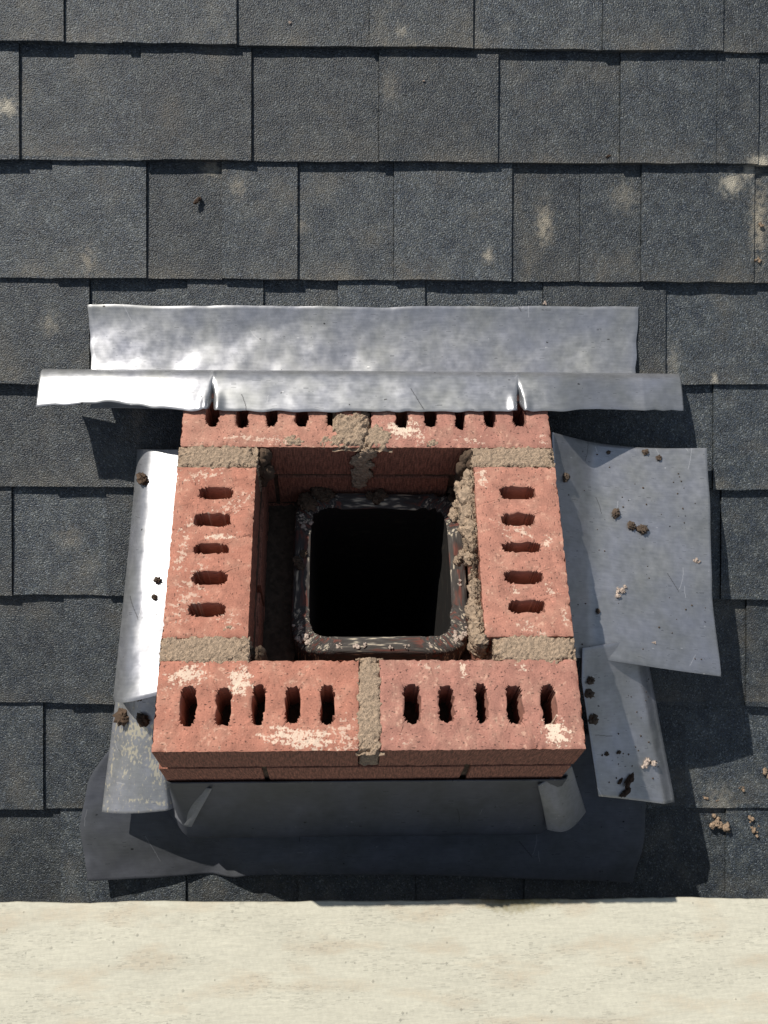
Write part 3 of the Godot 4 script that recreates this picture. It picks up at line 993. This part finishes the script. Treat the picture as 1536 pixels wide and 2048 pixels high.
func build_liner() -> void:
	var o := base("flue_liner", Vector3(0.0165, -0.4, -0.2515))
	tag(o, "square clay flue liner with rounded corners, blackened with soot, inside the chimney", "flue liner")
	var mb := MB.new()
	var n := 96
	# profile from the outer foot over the rim and down the inside: (inset, y)
	var prof := [Vector2(0, -0.42), Vector2(0, -0.13), Vector2(0.0006, -0.112), Vector2(0.0025, -0.107), Vector2(0.006, -0.105), Vector2(0.012, -0.1042), Vector2(0.018, -0.1048), Vector2(0.0222, -0.1075), Vector2(0.0235, -0.116), Vector2(0.0245, -0.22), Vector2(0.025, -0.5), Vector2(0.026, -1.3)]
	for k in prof.size():
		for i in n + 1:
			var a := TAU * float(i % n) / n
			var c := cos(a)
			var s := sin(a)
			var q: Vector2 = prof[k]
			var hx := 0.1085 - q.x
			var hz := 0.1095 - q.x
			# rounded square by a superellipse
			var e := 0.26 if k < 7 else 0.22
			var at := Vector3(signf(c) * pow(absf(c), e) * hx, q.y + 0.4, signf(s) * pow(absf(s), e) * hz)
			var rough := 0.0010 * fine.get_noise_3dv(at * 420.0) + 0.0016 * fine.get_noise_3dv(at * 110.0)
			if k > 1 and k < 8:
				at.y += rough * 1.5
			at += Vector3(c, 0, s) * rough
			mb.add(at, Vector2(i * 5.0 / n, k * 0.035 if k < 9 else 0.63 + (k - 9) * 0.5))
	var inside := MB.new()
	inside.p = mb.p
	inside.t = mb.t
	inside.t2 = mb.t2
	for k in prof.size() - 1:
		for i in n:
			var a := k * (n + 1) + i
			(mb if k < 7 else inside).quad(a, a + 1, a + n + 2, a + n + 1)
	put("liner_rim", mb, M.soot, o)
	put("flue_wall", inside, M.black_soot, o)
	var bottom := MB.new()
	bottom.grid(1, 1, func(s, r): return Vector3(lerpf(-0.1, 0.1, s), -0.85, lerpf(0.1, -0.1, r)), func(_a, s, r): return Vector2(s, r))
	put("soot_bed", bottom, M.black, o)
	var splash := MB.new()
	for q in [[-0.092, 0.088, 0.007], [-0.098, 0.078, 0.005], [-0.086, 0.095, 0.006], [-0.094, -0.062, 0.006], [-0.097, -0.07, 0.005], [-0.03, 0.1, 0.0045], [-0.02, 0.099, 0.003], [0.012, 0.101, 0.003], [0.03, 0.1, 0.003], [0.096, 0.085, 0.007], [0.09, 0.094, 0.006], [0.1, 0.075, 0.005], [0.098, 0.02, 0.0045], [0.096, -0.01, 0.004], [-0.05, 0.099, 0.0035], [0.06, 0.1, 0.003]]:
		for i in 6:
			lump(splash, Vector3(q[0], 0.2955, q[1]) + Vector3(rng.randfn(0, 1), 0, rng.randfn(0, 1)) * q[2] * 0.55, Vector3(1, 0.45, 1) * q[2] * rng.randf_range(0.2, 0.5), 0.4, 0.0, 10, 6)
	tag(put("lime_splash", splash, M.pale_mortar, o), "", "", "", "stuff")
	var clods := MB.new()
	for q in [[-0.083, -0.1, 0.014], [-0.094, -0.088, 0.010], [-0.065, -0.103, 0.009], [-0.1, -0.015, 0.008], [-0.098, -0.005, 0.006], [0.0, -0.1, 0.009], [-0.012, -0.101, 0.006], [0.095, -0.1, 0.009]]:
		for i in 4:
			lump(clods, Vector3(q[0], 0.297, q[1]) + Vector3(rng.randfn(0, 1), 0, rng.randfn(0, 1)) * q[2] * 0.4, Vector3(1, 0.5, 1) * q[2] * rng.randf_range(0.4, 0.7), 0.35)
	tag(put("mortar_clod", clods, M.dirty_mortar, o), "", "", "", "stuff")


# ------------------------------------------------------------------ the lead
func dents(u: float, v: float, seed_at: float, amp: float) -> float:
	return 0.42 * amp * (broad.get_noise_3d(u * 15.0, v * 17.0, seed_at) + 0.22 * broad.get_noise_3d(u * 42.0, v * 42.0, seed_at + 9.0))


func panel_height(u: float, v: float) -> float:
	var t := clampf((0.525 - v) / 0.3, 0.0, 1.0)
	var crease := 0.297 - 0.031 * t
	var low := 0.03 + 0.135 * t
	var far := lin(v, [0.22, 0.33, 0.42, 0.52], [0.104, 0.090, 0.062, 0.026])
	var d := crease - u
	return lerpf(low, far, clampf((u - crease) / (0.445 - crease), 0.0, 1.0)) + 1.1 * 0.5 * (d + sqrt(d * d + 0.00006))


func strip_height(u: float, v: float) -> float:
	var t := clampf((0.235 - v) / 0.17, 0.0, 1.0)
	var w := clampf((u - 0.256 - 0.032 * t) / 0.105, 0.0, 1.0)
	return lerpf(0.168 - 0.02 * t, 0.100 + 0.016 * t, w) - 0.012 * smoothstep(0.8, 1.0, w)


func upper_left_height(u: float, v: float) -> float:
	var t := clampf((0.507 - v) / 0.3, 0.0, 1.0)
	var l := -0.298 - 0.022 * t
	var w := clampf((u - l) / (-0.226 - l), 0.0, 1.0)
	return lerpf(0.012 + 0.038 * t, 0.05 + 0.135 * t, 0.86 * (1.0 - pow(1.0 - w, 7.0)) + 0.14 * w)


func lower_left_height(u: float, v: float) -> float:
	var t := clampf((0.22 - v) / 0.18, 0.0, 1.0)
	var l := -0.316 - 0.024 * t
	var w := clampf((u - l) / (-0.228 - l), 0.0, 1.0)
	return lerpf(0.06, 0.130 - 0.044 * t, 0.8 * (1.0 - pow(1.0 - w, 4.0)) + 0.2 * w)


func build_lead() -> void:
	# sheet behind the chimney: lies on the shingles, then lifts to the chimney's top
	var f := func(s, r):
		var u := lerpf(-0.350, 0.350, s) * lerpf(1.0, 1.031, r)
		var d: float = 0.134 * (1.0 - r)
		var p := roof(u, 0.693 + 0.0016 * broad.get_noise_2d(s * 5.0, 3.0) + 0.004 * s - d, 0.006 + 2.2 * d * d)
		p.y += dents(u, r * 0.13, 3.0, 0.0034) * smoothstep(0.0, 0.2, r)
		if s > 0.985 or s < 0.015:
			p.x += 0.002 * broad.get_noise_2d(r * 4.0, s * 10.0)
		return p
	tag(put("lead_sheet", sheet(120, 30, f, Vector2(0.9, 0.30), 0.002, Vector2(0.05, 0.1)), M.lead), "wide dented lead sheet lying on the shingles behind the chimney, glaring at its lower left", "lead flashing", "lead flashings round the chimney")
	# strip over the back course, overhanging on both sides, with two slits pressed into the brick slots
	f = func(s, r):
		var x := lerpf(-0.402, 0.402, s)
		var front := lin(x, [-0.402, -0.36, -0.315, -0.226, 0.0, 0.227, 0.29, 0.34, 0.402], [-0.4165, -0.420, -0.4235, -0.4125, -0.4125, -0.4145, -0.4175, -0.416, -0.418]) + 0.0016 * broad.get_noise_2d(x * 34.0, 4.0)
		var z := lerpf(front, -0.4725, r)
		var y: float = 0.0042 + 0.0075 * r
		y -= 0.008 * pow(r, 7.0)
		y += dents(x, r * 0.06, 17.0, 0.0026) * sin(PI * clampf(r + 0.12, 0.0, 1.0))
		var out := maxf(0.0, -x - 0.205)
		var drop := 0.16 * out * out / (out + 0.03)
		out = maxf(0.0, x - 0.218)
		drop += 0.040 * smoothstep(0.0, 0.13, out) + 0.25 * maxf(0.0, out - 0.13)
		y -= drop + 0.006 * smoothstep(0.34, 0.40, x) * (1.0 - r)
		z -= 0.70 * drop
		x += 0.22 * drop * signf(x)
		for slit in [-0.1885, 0.187]:
			var d := absf(x - slit)
			var k := (1.0 - smoothstep(0.0, 0.0042, d)) * (1.0 - smoothstep(0.2, 0.42, r))
			z -= 0.018 * (1.0 - smoothstep(0.001, 0.0036, d)) * (1.0 - r)
			y -= 0.010 * k
			y += 0.0035 * exp(-pow((d - 0.008) / 0.005, 2.0)) * (1.0 - smoothstep(0.1, 0.5, r))
		return Vector3(x, y, z)
	tag(put("lead_strip", sheet(420, 14, f, Vector2(1.0, 0.14), 0.0018, Vector2(0.3, 0.62)), M.lead), "long bright lead strip laid over the back bricks and overhanging both sides", "lead flashing", "lead flashings round the chimney")
	# right: a big sheet not yet dressed down, over a lower strip
	f = func(s, r):
		var v: float = lerpf(lerpf(0.268, 0.224, s), lerpf(0.531, 0.512, s), r) - 0.008 * sin(s * PI) * r
		var u := lerpf(0.2285, lin(v, [0.22, 0.33, 0.42, 0.512], [0.449, 0.4385, 0.4445, 0.449]), s)
		return roof(u, v, panel_height(u, v) + dents(u, v, 31.0, 0.0022))
	tag(put("lead_sheet", sheet(70, 60, f, Vector2(0.30, 0.75), 0.002, Vector2(0.52, 0.12)), M.lead), "large dull blue-grey lead sheet standing off the roof right of the chimney", "lead flashing", "lead flashings round the chimney")
	f = func(s, r):
		var v: float = lerpf(lerpf(0.088, 0.062, s), 0.275, r)
		var t := clampf((0.235 - v) / 0.17, 0.0, 1.0)
		var u := lerpf(0.256 + 0.032 * t, 0.361 + 0.032 * t, s)
		return roof(u, v, strip_height(u, v) + dents(u, v, 47.0, 0.0022))
	tag(put("lead_strip", sheet(26, 46, f, Vector2(0.16, 0.5), 0.002, Vector2(0.1, 0.4)), M.lead), "narrow lead strip running down beside the front right corner, under the large sheet", "lead flashing", "lead flashings round the chimney")
	# left: an upper piece that glares in the sun, and a lower piece under it
	f = func(s, r):
		var v: float = lerpf(0.202 + 0.026 * s, 0.507, r)
		var t := (0.507 - v) / 0.3
		var u := lerpf(-0.298 - 0.022 * t, -0.226, s) + 0.0015 * broad.get_noise_2d(v * 30.0, s)
		return roof(u, v, upper_left_height(u, v) + dents(u, v, 58.0, 0.0030) * smoothstep(0.0, 0.3, s))
	tag(put("lead_strip", sheet(44, 60, f, Vector2(0.13, 0.6), 0.002, Vector2(0.7, 0.2)), M.lead), "curved lead strip left of the chimney, glaring white in the sun, its lower end lifted", "lead flashing", "lead flashings round the chimney")
	f = func(s, r):
		var v: float = lerpf(lerpf(0.040, 0.052, s), 0.235, r)
		var t := (0.22 - v) / 0.18
		var u := lerpf(-0.316 - 0.024 * t, lerpf(-0.242, -0.226, smoothstep(0.25, 0.6, r)), s)
		return roof(u, v, lower_left_height(u, v) + dents(u, v, 66.0, 0.0022) - 0.010 * smoothstep(0.9, 1.0, s) * (1.0 - smoothstep(0.2, 0.4, r)))
	tag(put("lead_strip", sheet(30, 46, f, Vector2(0.16, 0.46), 0.002, Vector2(0.3, 0.1)), M.smeared_lead), "lead strip smeared with pale mortar at the front left corner of the chimney", "lead flashing", "lead flashings round the chimney")
	# front apron: up the front face in the middle, flat wings to both sides
	f = func(s, r):
		var u := lerpf(-0.366, 0.378, s)
		var away := smoothstep(0.225, 0.270, absf(u))
		var foot := lin(u, [-0.366, -0.2, -0.15, 0.05, 0.3, 0.378], [-0.063, -0.068, -0.060, -0.060, -0.070, -0.074])
		var lift := lin(u, [-0.366, -0.28, -0.205, -0.17, 0.05, 0.3, 0.378], [0.036, 0.022, 0.006, 0.030, 0.034, 0.036, 0.036])
		var edge := lin(r, [0.0, 0.35, 0.6, 1.0], [0.0, -0.010, 0.0, 0.055]) if u < 0.0 else -lin(r, [0.0, 0.3, 1.0], [0.016, 0.0, -0.004])
		var k := clampf(r / 0.45, 0.0, 1.0)
		var along := lerpf(foot, 0.006, k)
		var p := roof(u, along, lerpf(lift, 0.016, smoothstep(0.0, 1.0, k)))
		var q := clampf((r - 0.4) / 0.6, 0.0, 1.0)
		if q > 0.0:
			var face := Vector3(u, lerpf(-0.372, -0.128, q), 0.003 + 0.040 * pow(1.0 - q, 1.6))
			p = p.lerp(face, smoothstep(0.0, 0.24, q))
		var top := 0.152 if u < 0.0 else 0.13
		var wing_u := u + edge * smoothstep(0.25, 0.366, absf(u))
		var wing := roof(wing_u, lerpf(foot, top, r), lerpf(lift, 0.030, smoothstep(0.0, 0.5, r)) + 0.02 * exp(-pow((absf(u) - 0.25) / 0.03, 2.0)) * smoothstep(0.3, 0.6, r))
		p = p.lerp(wing, away)
		return p + Vector3(0, 1, 0.4) * dents(u, r * 0.3, 77.0, 0.0028)
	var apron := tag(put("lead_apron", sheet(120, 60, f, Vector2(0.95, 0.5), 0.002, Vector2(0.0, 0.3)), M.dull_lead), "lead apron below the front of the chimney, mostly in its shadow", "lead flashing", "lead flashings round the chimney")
	# its folded ends, dressed round the two front corners of the bricks
	for q in [[Vector3(0.196, -0.134, 0.008), Vector3(0.236, -0.128, -0.012), Vector3(0.232, -0.288, 0.030), Vector3(0.284, -0.288, 0.008), 0.012], [Vector3(-0.236, -0.226, -0.020), Vector3(-0.178, -0.136, 0.0075), Vector3(-0.242, -0.290, 0.010), Vector3(-0.218, -0.276, 0.024), 0.004]]:
		f = func(s, r):
			var top: Vector3 = q[0].lerp(q[1], s)
			var foot: Vector3 = q[2].lerp(q[3], s)
			var p := top.lerp(foot, 1.0 - r)
			p.z += q[4] * sin(PI * s) * smoothstep(0.0, 0.5, 1.0 - r)
			p += Vector3(0, 1, 0.6) * dents(p.x, p.y, 91.0, 0.003)
			return p
		put("corner_fold", sheet(24, 24, f, Vector2(0.12, 0.3), 0.002, Vector2(0.4, 0.5)), M.worn_lead, apron)


# ------------------------------------------------------------------ loose things
func build_board() -> void:
	var o := base("scaffold_board", Vector3(0.0, -0.338, 0.222))
	o.rotation.y = -0.0055
	tag(o, "pale weathered wooden scaffold board lying across the bottom of the view", "board")
	var mb := MB.new()
	var nu := 360
	var prof := []
	for k in 15:   # cross section from the lower back edge over the top to the lower front edge
		var z := lerpf(-0.1125, 0.1125, clampf((k - 2) / 10.0, 0.0, 1.0))
		prof.append(Vector2(z, 0.038))
	prof[0] = Vector2(-0.1125, 0.0)
	prof[1] = Vector2(-0.1125, 0.034)
	prof[2] = Vector2(-0.1105, 0.0372)
	prof[12] = Vector2(0.1105, 0.0372)
	prof[13] = Vector2(0.1125, 0.034)
	prof[14] = Vector2(0.1125, 0.0)
	for i in nu + 1:
		var x := lerpf(-1.7, 1.9, float(i) / nu)
		for k in prof.size():
			var q: Vector2 = prof[k]
			var wob := 0.0005 * fine.get_noise_2d(x * 160.0, k * 3.0) if k > 0 and k < 14 else 0.0
			var rag := (0.0005 * fine.get_noise_2d(x * 250.0, 5.0) + 0.0015 * broad.get_noise_2d(x * 9.0, 2.0)) if k < 3 else 0.0
			mb.add(Vector3(x, q.y + wob * 0.4 - 0.0015 * pow(q.x / 0.1125, 2.0) * 0.0, q.x + rag), Vector2((x + 0.6) / 1.2, (q.x + 0.1125 + (0.038 - q.y)) / 0.24))
	for i in nu:
		for k in prof.size() - 1:
			var a := i * prof.size() + k
			mb.quad(a, a + 1, a + prof.size() + 1, a + prof.size())
	# underside and ends
	var e := nu * prof.size()
	mb.quad(0, e, e + 14, 14)
	for k in range(1, 13):
		mb.tri(0, k + 1, k)
		mb.tri(e, e + k, e + k + 1)
	put("board", mb, M.wood, o)


func crumb(called: String, at: Vector3, size: float, kind: int, label: String, category: String, group: String) -> void:
	var mb := MB.new()
	var m: Material = [M.dark_mortar, M.pale_mortar, M.bark, M.tan_mortar, M.bark, M.dirty_mortar][kind]
	var turn := rng.randf() * TAU
	if kind == 2 or kind == 4:
		lump(mb, at + Vector3(0, size * 0.25, 0), Vector3(size * 1.15, size * 0.3, size * 0.5), 0.45, rng.randf_range(0.5, 1.1), 20, 12)
	elif kind == 1 or kind == 3:
		for i in 9:
			lump(mb, at + Vector3(rng.randfn(0, 0.45) * size, size * 0.2 * rng.randf(), rng.randfn(0, 0.45) * size), Vector3(1, 0.8, 1) * size * rng.randf_range(0.2, 0.5), 0.4, turn, 12, 8)
	else:
		lump(mb, at + Vector3(0, size * 0.4, 0), Vector3(size * rng.randf_range(0.85, 1.15), size * 0.6, size * rng.randf_range(0.75, 1.0)), 0.35, turn, 20, 12)
	tag(put(called, mb, m), label, category, group)


func build_crumbs() -> void:
	var dark := "dark crumbs of wet mortar on the lead"
	var pale := "pale crumbs of mortar"
	# surface, u, v, half size, kind, label
	var list := [
		["panel", 0.3181, 0.4276, 0.0055, 0, "dark mortar crumb alone near the middle of the large right lead sheet"],
		["panel", 0.3373, 0.4120, 0.0055, 0, "left one of a touching pair of dark crumbs on the large lead sheet"],
		["panel", 0.3516, 0.4075, 0.0064, 0, "right, bigger one of a touching pair of dark crumbs on the large lead sheet"],
		["panel", 0.2452, 0.4741, 0.0054, 0, "dark mortar crumb on the large lead sheet, close against the right bricks near its top"],
		["panel", 0.3653, 0.5056, 0.0042, 0, "dark crumb at the top edge of the large lead sheet, left of a smaller one"],
		["panel", 0.3828, 0.4979, 0.0036, 0, "small dark crumb nearest the top right corner of the large lead sheet"],
		["panel", 0.3162, 0.5055, 0.0026, 0, "tiny dark crumb at the top edge of the large lead sheet, nearest the chimney"],
		["panel", 0.3154, 0.3345, 0.0063, 1, "cream mortar splash with a tail in the middle of the large lead sheet"],
		["panel", 0.4201, 0.3685, 0.0042, 1, "small white mortar crumb near the right edge of the large lead sheet"],
		["panel", 0.2843, 0.3115, 0.0028, 0, "tiny dark speck on the large lead sheet below the cream splash"],
		["panel", 0.3562, 0.2712, 0.0022, 1, "tiny white speck near the lower edge of the large lead sheet"],
		["strip", 0.2674, 0.2334, 0.0048, 0, "uppermost dark crumb on the lower right lead strip, just under the large sheet"],
		["strip", 0.2649, 0.2180, 0.0054, 0, "dark crumb on the lower right strip, second from the large sheet along the bricks"],
		["strip", 0.2719, 0.1851, 0.0070, 0, "largest dark crumb on the lower right strip, against the front right brick"],
		["strip", 0.2926, 0.1398, 0.0025, 0, "tiny dark speck on the lower right strip, left of two level with the brick's front"],
		["strip", 0.3095, 0.1391, 0.0025, 0, "tiny dark speck on the lower right strip, right of two level with the brick's front"],
		["strip", 0.3502, 0.1208, 0.0083, 1, "large cream mortar lump near the right edge of the lower right strip"],
		["strip", 0.3247, 0.1027, 0.0080, 2, "brown flake lying on the lower right strip, upper of two that touch"],
		["strip", 0.3194, 0.0878, 0.0062, 2, "brown flake lying on the lower right strip, lower of two that touch"],
		["strip", 0.3122, 0.1032, 0.0036, 2, "thin brown sliver left of the two flakes on the lower right strip"],
		["roof", 0.4857, -0.0038, 0.0103, 3, "biggest tan mortar lump on the shingles at lower right"],
		["roof", 0.5346, 0.0007, 0.0045, 3, "tan mortar crumb on the shingles at lower right, upper one by the picture's edge"],
		["roof", 0.5400, -0.0171, 0.0052, 3, "tan mortar crumb on the shingles at lower right, lower one by the picture's edge"],
		["roof", 0.5022, -0.0174, 0.0035, 3, "small tan crumb just below and right of the biggest lump on the shingles"],
		["roof", 0.4687, 0.0317, 0.0045, 3, "tan crumb on the shingles just right of the lower strip's end"],
		["roof", 0.5206, 0.0439, 0.0038, 3, "small tan crumb on the shingles above the biggest lump, towards the right"],
		["roof", 0.5534, 0.0662, 0.0062, 3, "tan lump cut by the right edge of the picture, above the other crumbs"],
		["roof", 0.4855, 0.0280, 0.0028, 3, "tiny tan crumb on the shingles between the strip's end and the right edge"],
		["roof", 0.2361, 0.7008, 0.0026, 1, "white speck on the shingles just above the back lead sheet"],
		["roof", -0.0983, 1.0535, 0.0029, 1, "white speck on the topmost visible row of shingles"],
		["roof", 0.0741, 0.9843, 0.0019, 1, "tiny white speck in the second row of shingles, centre"],
		["roof", 0.5222, 0.8059, 0.0040, 3, "pale crumb on the dusty shingles at the right edge, upper of two"],
		["roof", 0.5204, 0.7603, 0.0046, 3, "pale crumb on the dusty shingles at the right edge, lower of two"],
		["roof", -0.2180, 0.8274, 0.0052, 4, "small dry leaf scrap on the shingles above the back lead sheet, left of centre"],
		["roof", 0.3171, 0.8919, 0.0036, 4, "dark brown scrap at the lower edge of a shingle, upper right"],
		["upper_left", -0.2823, 0.4682, 0.0078, 5, "brown mortar clod on the upper end of the glaring left lead strip"],
		["upper_left", -0.2541, 0.3494, 0.0041, 0, "dark crumb on the glaring left strip, upper of two beside the bricks"],
		["upper_left", -0.2569, 0.3298, 0.0035, 0, "dark crumb on the glaring left strip, lower of two beside the bricks"],
		["lower_left", -0.3035, 0.1721, 0.0098, 5, "brown mortar lump at the outer top of the smeared lower left lead strip"],
		["lower_left", -0.2748, 0.1740, 0.0078, 5, "brown mortar lump at the top of the lower left strip, next to the brick"],
		["lower_left", -0.2784, 0.2041, 0.0045, 0, "dark crumb just below the lifted end of the glaring left strip"],
	]
	for c in list:
		var u: float = c[1]
		var v: float = c[2]
		var n := 0.004
		if c[0] == "panel":
			n = panel_height(u, v) + dents(u, v, 31.0, 0.0022)
		elif c[0] == "strip":
			n = strip_height(u, v) + dents(u, v, 47.0, 0.0022)
		elif c[0] == "upper_left":
			n = upper_left_height(u, v) + 0.001
		elif c[0] == "lower_left":
			n = lower_left_height(u, v) + 0.001
		var kind: int = c[4]
		var leafy := kind == 4 or kind == 2
		crumb("dry_flake" if leafy else "mortar_crumb", roof(u, v, n), c[3], kind, c[5], "flake" if leafy else "mortar crumb", "brown flakes" if leafy else (dark if kind == 0 or kind == 5 else pale))
	var grit := MB.new()
	for i in 70:
		var u := rng.randf_range(0.25, 0.44)
		var v := rng.randf_range(0.24, 0.515)
		if i > 44:
			u = rng.randf_range(0.285, 0.36)
			v = rng.randf_range(0.10, 0.225)
			lump(grit, roof(u, v, strip_height(u, v) + dents(u, v, 47.0, 0.0022)), Vector3.ONE * rng.randf_range(0.0005, 0.0013), 0.4, 0.0, 8, 5)
		else:
			lump(grit, roof(u, v, panel_height(u, v) + dents(u, v, 31.0, 0.0022)), Vector3.ONE * rng.randf_range(0.0005, 0.0012), 0.4, 0.0, 8, 5)
	tag(put("mortar_grit", grit, M.dark_mortar), "fine dark mortar grit scattered over the right lead flashings", "grit", "", "stuff")


func _ready() -> void:
	# camera
	var cam := Camera3D.new()
	cam.name = "camera"
	var right := Vector3(0.99931282, 0.03361158, 0.01562499)
	var up := Vector3(-0.0017104, 0.46291321, -0.88640196)
	var fwd := Vector3(0.03702639, -0.88576612, -0.46265259)
	cam.transform = Transform3D(Basis(right, up, -fwd), Vector3(-0.02446, 1.02651, 0.25923))
	cam.fov = 54.1
	cam.near = 0.02
	cam.far = 60.0
	add_child(cam)
	# sky
	var env := Environment.new()
	env.background_mode = Environment.BG_SKY
	var sky := ProceduralSkyMaterial.new()
	sky.sky_top_color = Color(0.53, 0.58, 0.65)
	sky.sky_horizon_color = Color(0.82, 0.83, 0.84)
	sky.sky_curve = 0.14
	sky.ground_bottom_color = Color(0.13, 0.13, 0.13)
	sky.ground_horizon_color = Color(0.45, 0.47, 0.48)
	sky.sun_angle_max = 2.0
	env.sky = Sky.new()
	env.sky.sky_material = sky
	env.background_energy_multiplier = 0.8
	env.tonemap_mode = Environment.TONE_MAPPER_LINEAR
	env.tonemap_exposure = 1.0
	env.sdfgi_enabled = true
	env.ssao_enabled = true
	env.ssil_enabled = true
	var world := WorldEnvironment.new()
	world.name = "environment"
	world.environment = env
	add_child(world)
	# sun
	var sun := DirectionalLight3D.new()
	sun.name = "sun"
	sun.light_energy = 1.5
	sun.light_color = Color(1.0, 0.965, 0.92)
	sun.light_angular_distance = 0.5
	sun.shadow_enabled = true
	add_child(sun)
	sun.look_at_from_position(Vector3.ZERO, Vector3(0.459, -0.827, 0.325))

	rng.seed = 11
	fine.noise_type = FastNoiseLite.TYPE_SIMPLEX_SMOOTH
	fine.frequency = 1.0
	fine.frequency = 1.0
	fine.fractal_type = FastNoiseLite.FRACTAL_NONE
	fine.seed = 4
	broad.noise_type = FastNoiseLite.TYPE_SIMPLEX_SMOOTH
	broad.frequency = 1.0
	broad.fractal_type = FastNoiseLite.FRACTAL_NONE
	broad.seed = 7
	materials()
	build_roof()
	build_chimney()
	build_liner()
	build_lead()
	build_board()
	build_crumbs()
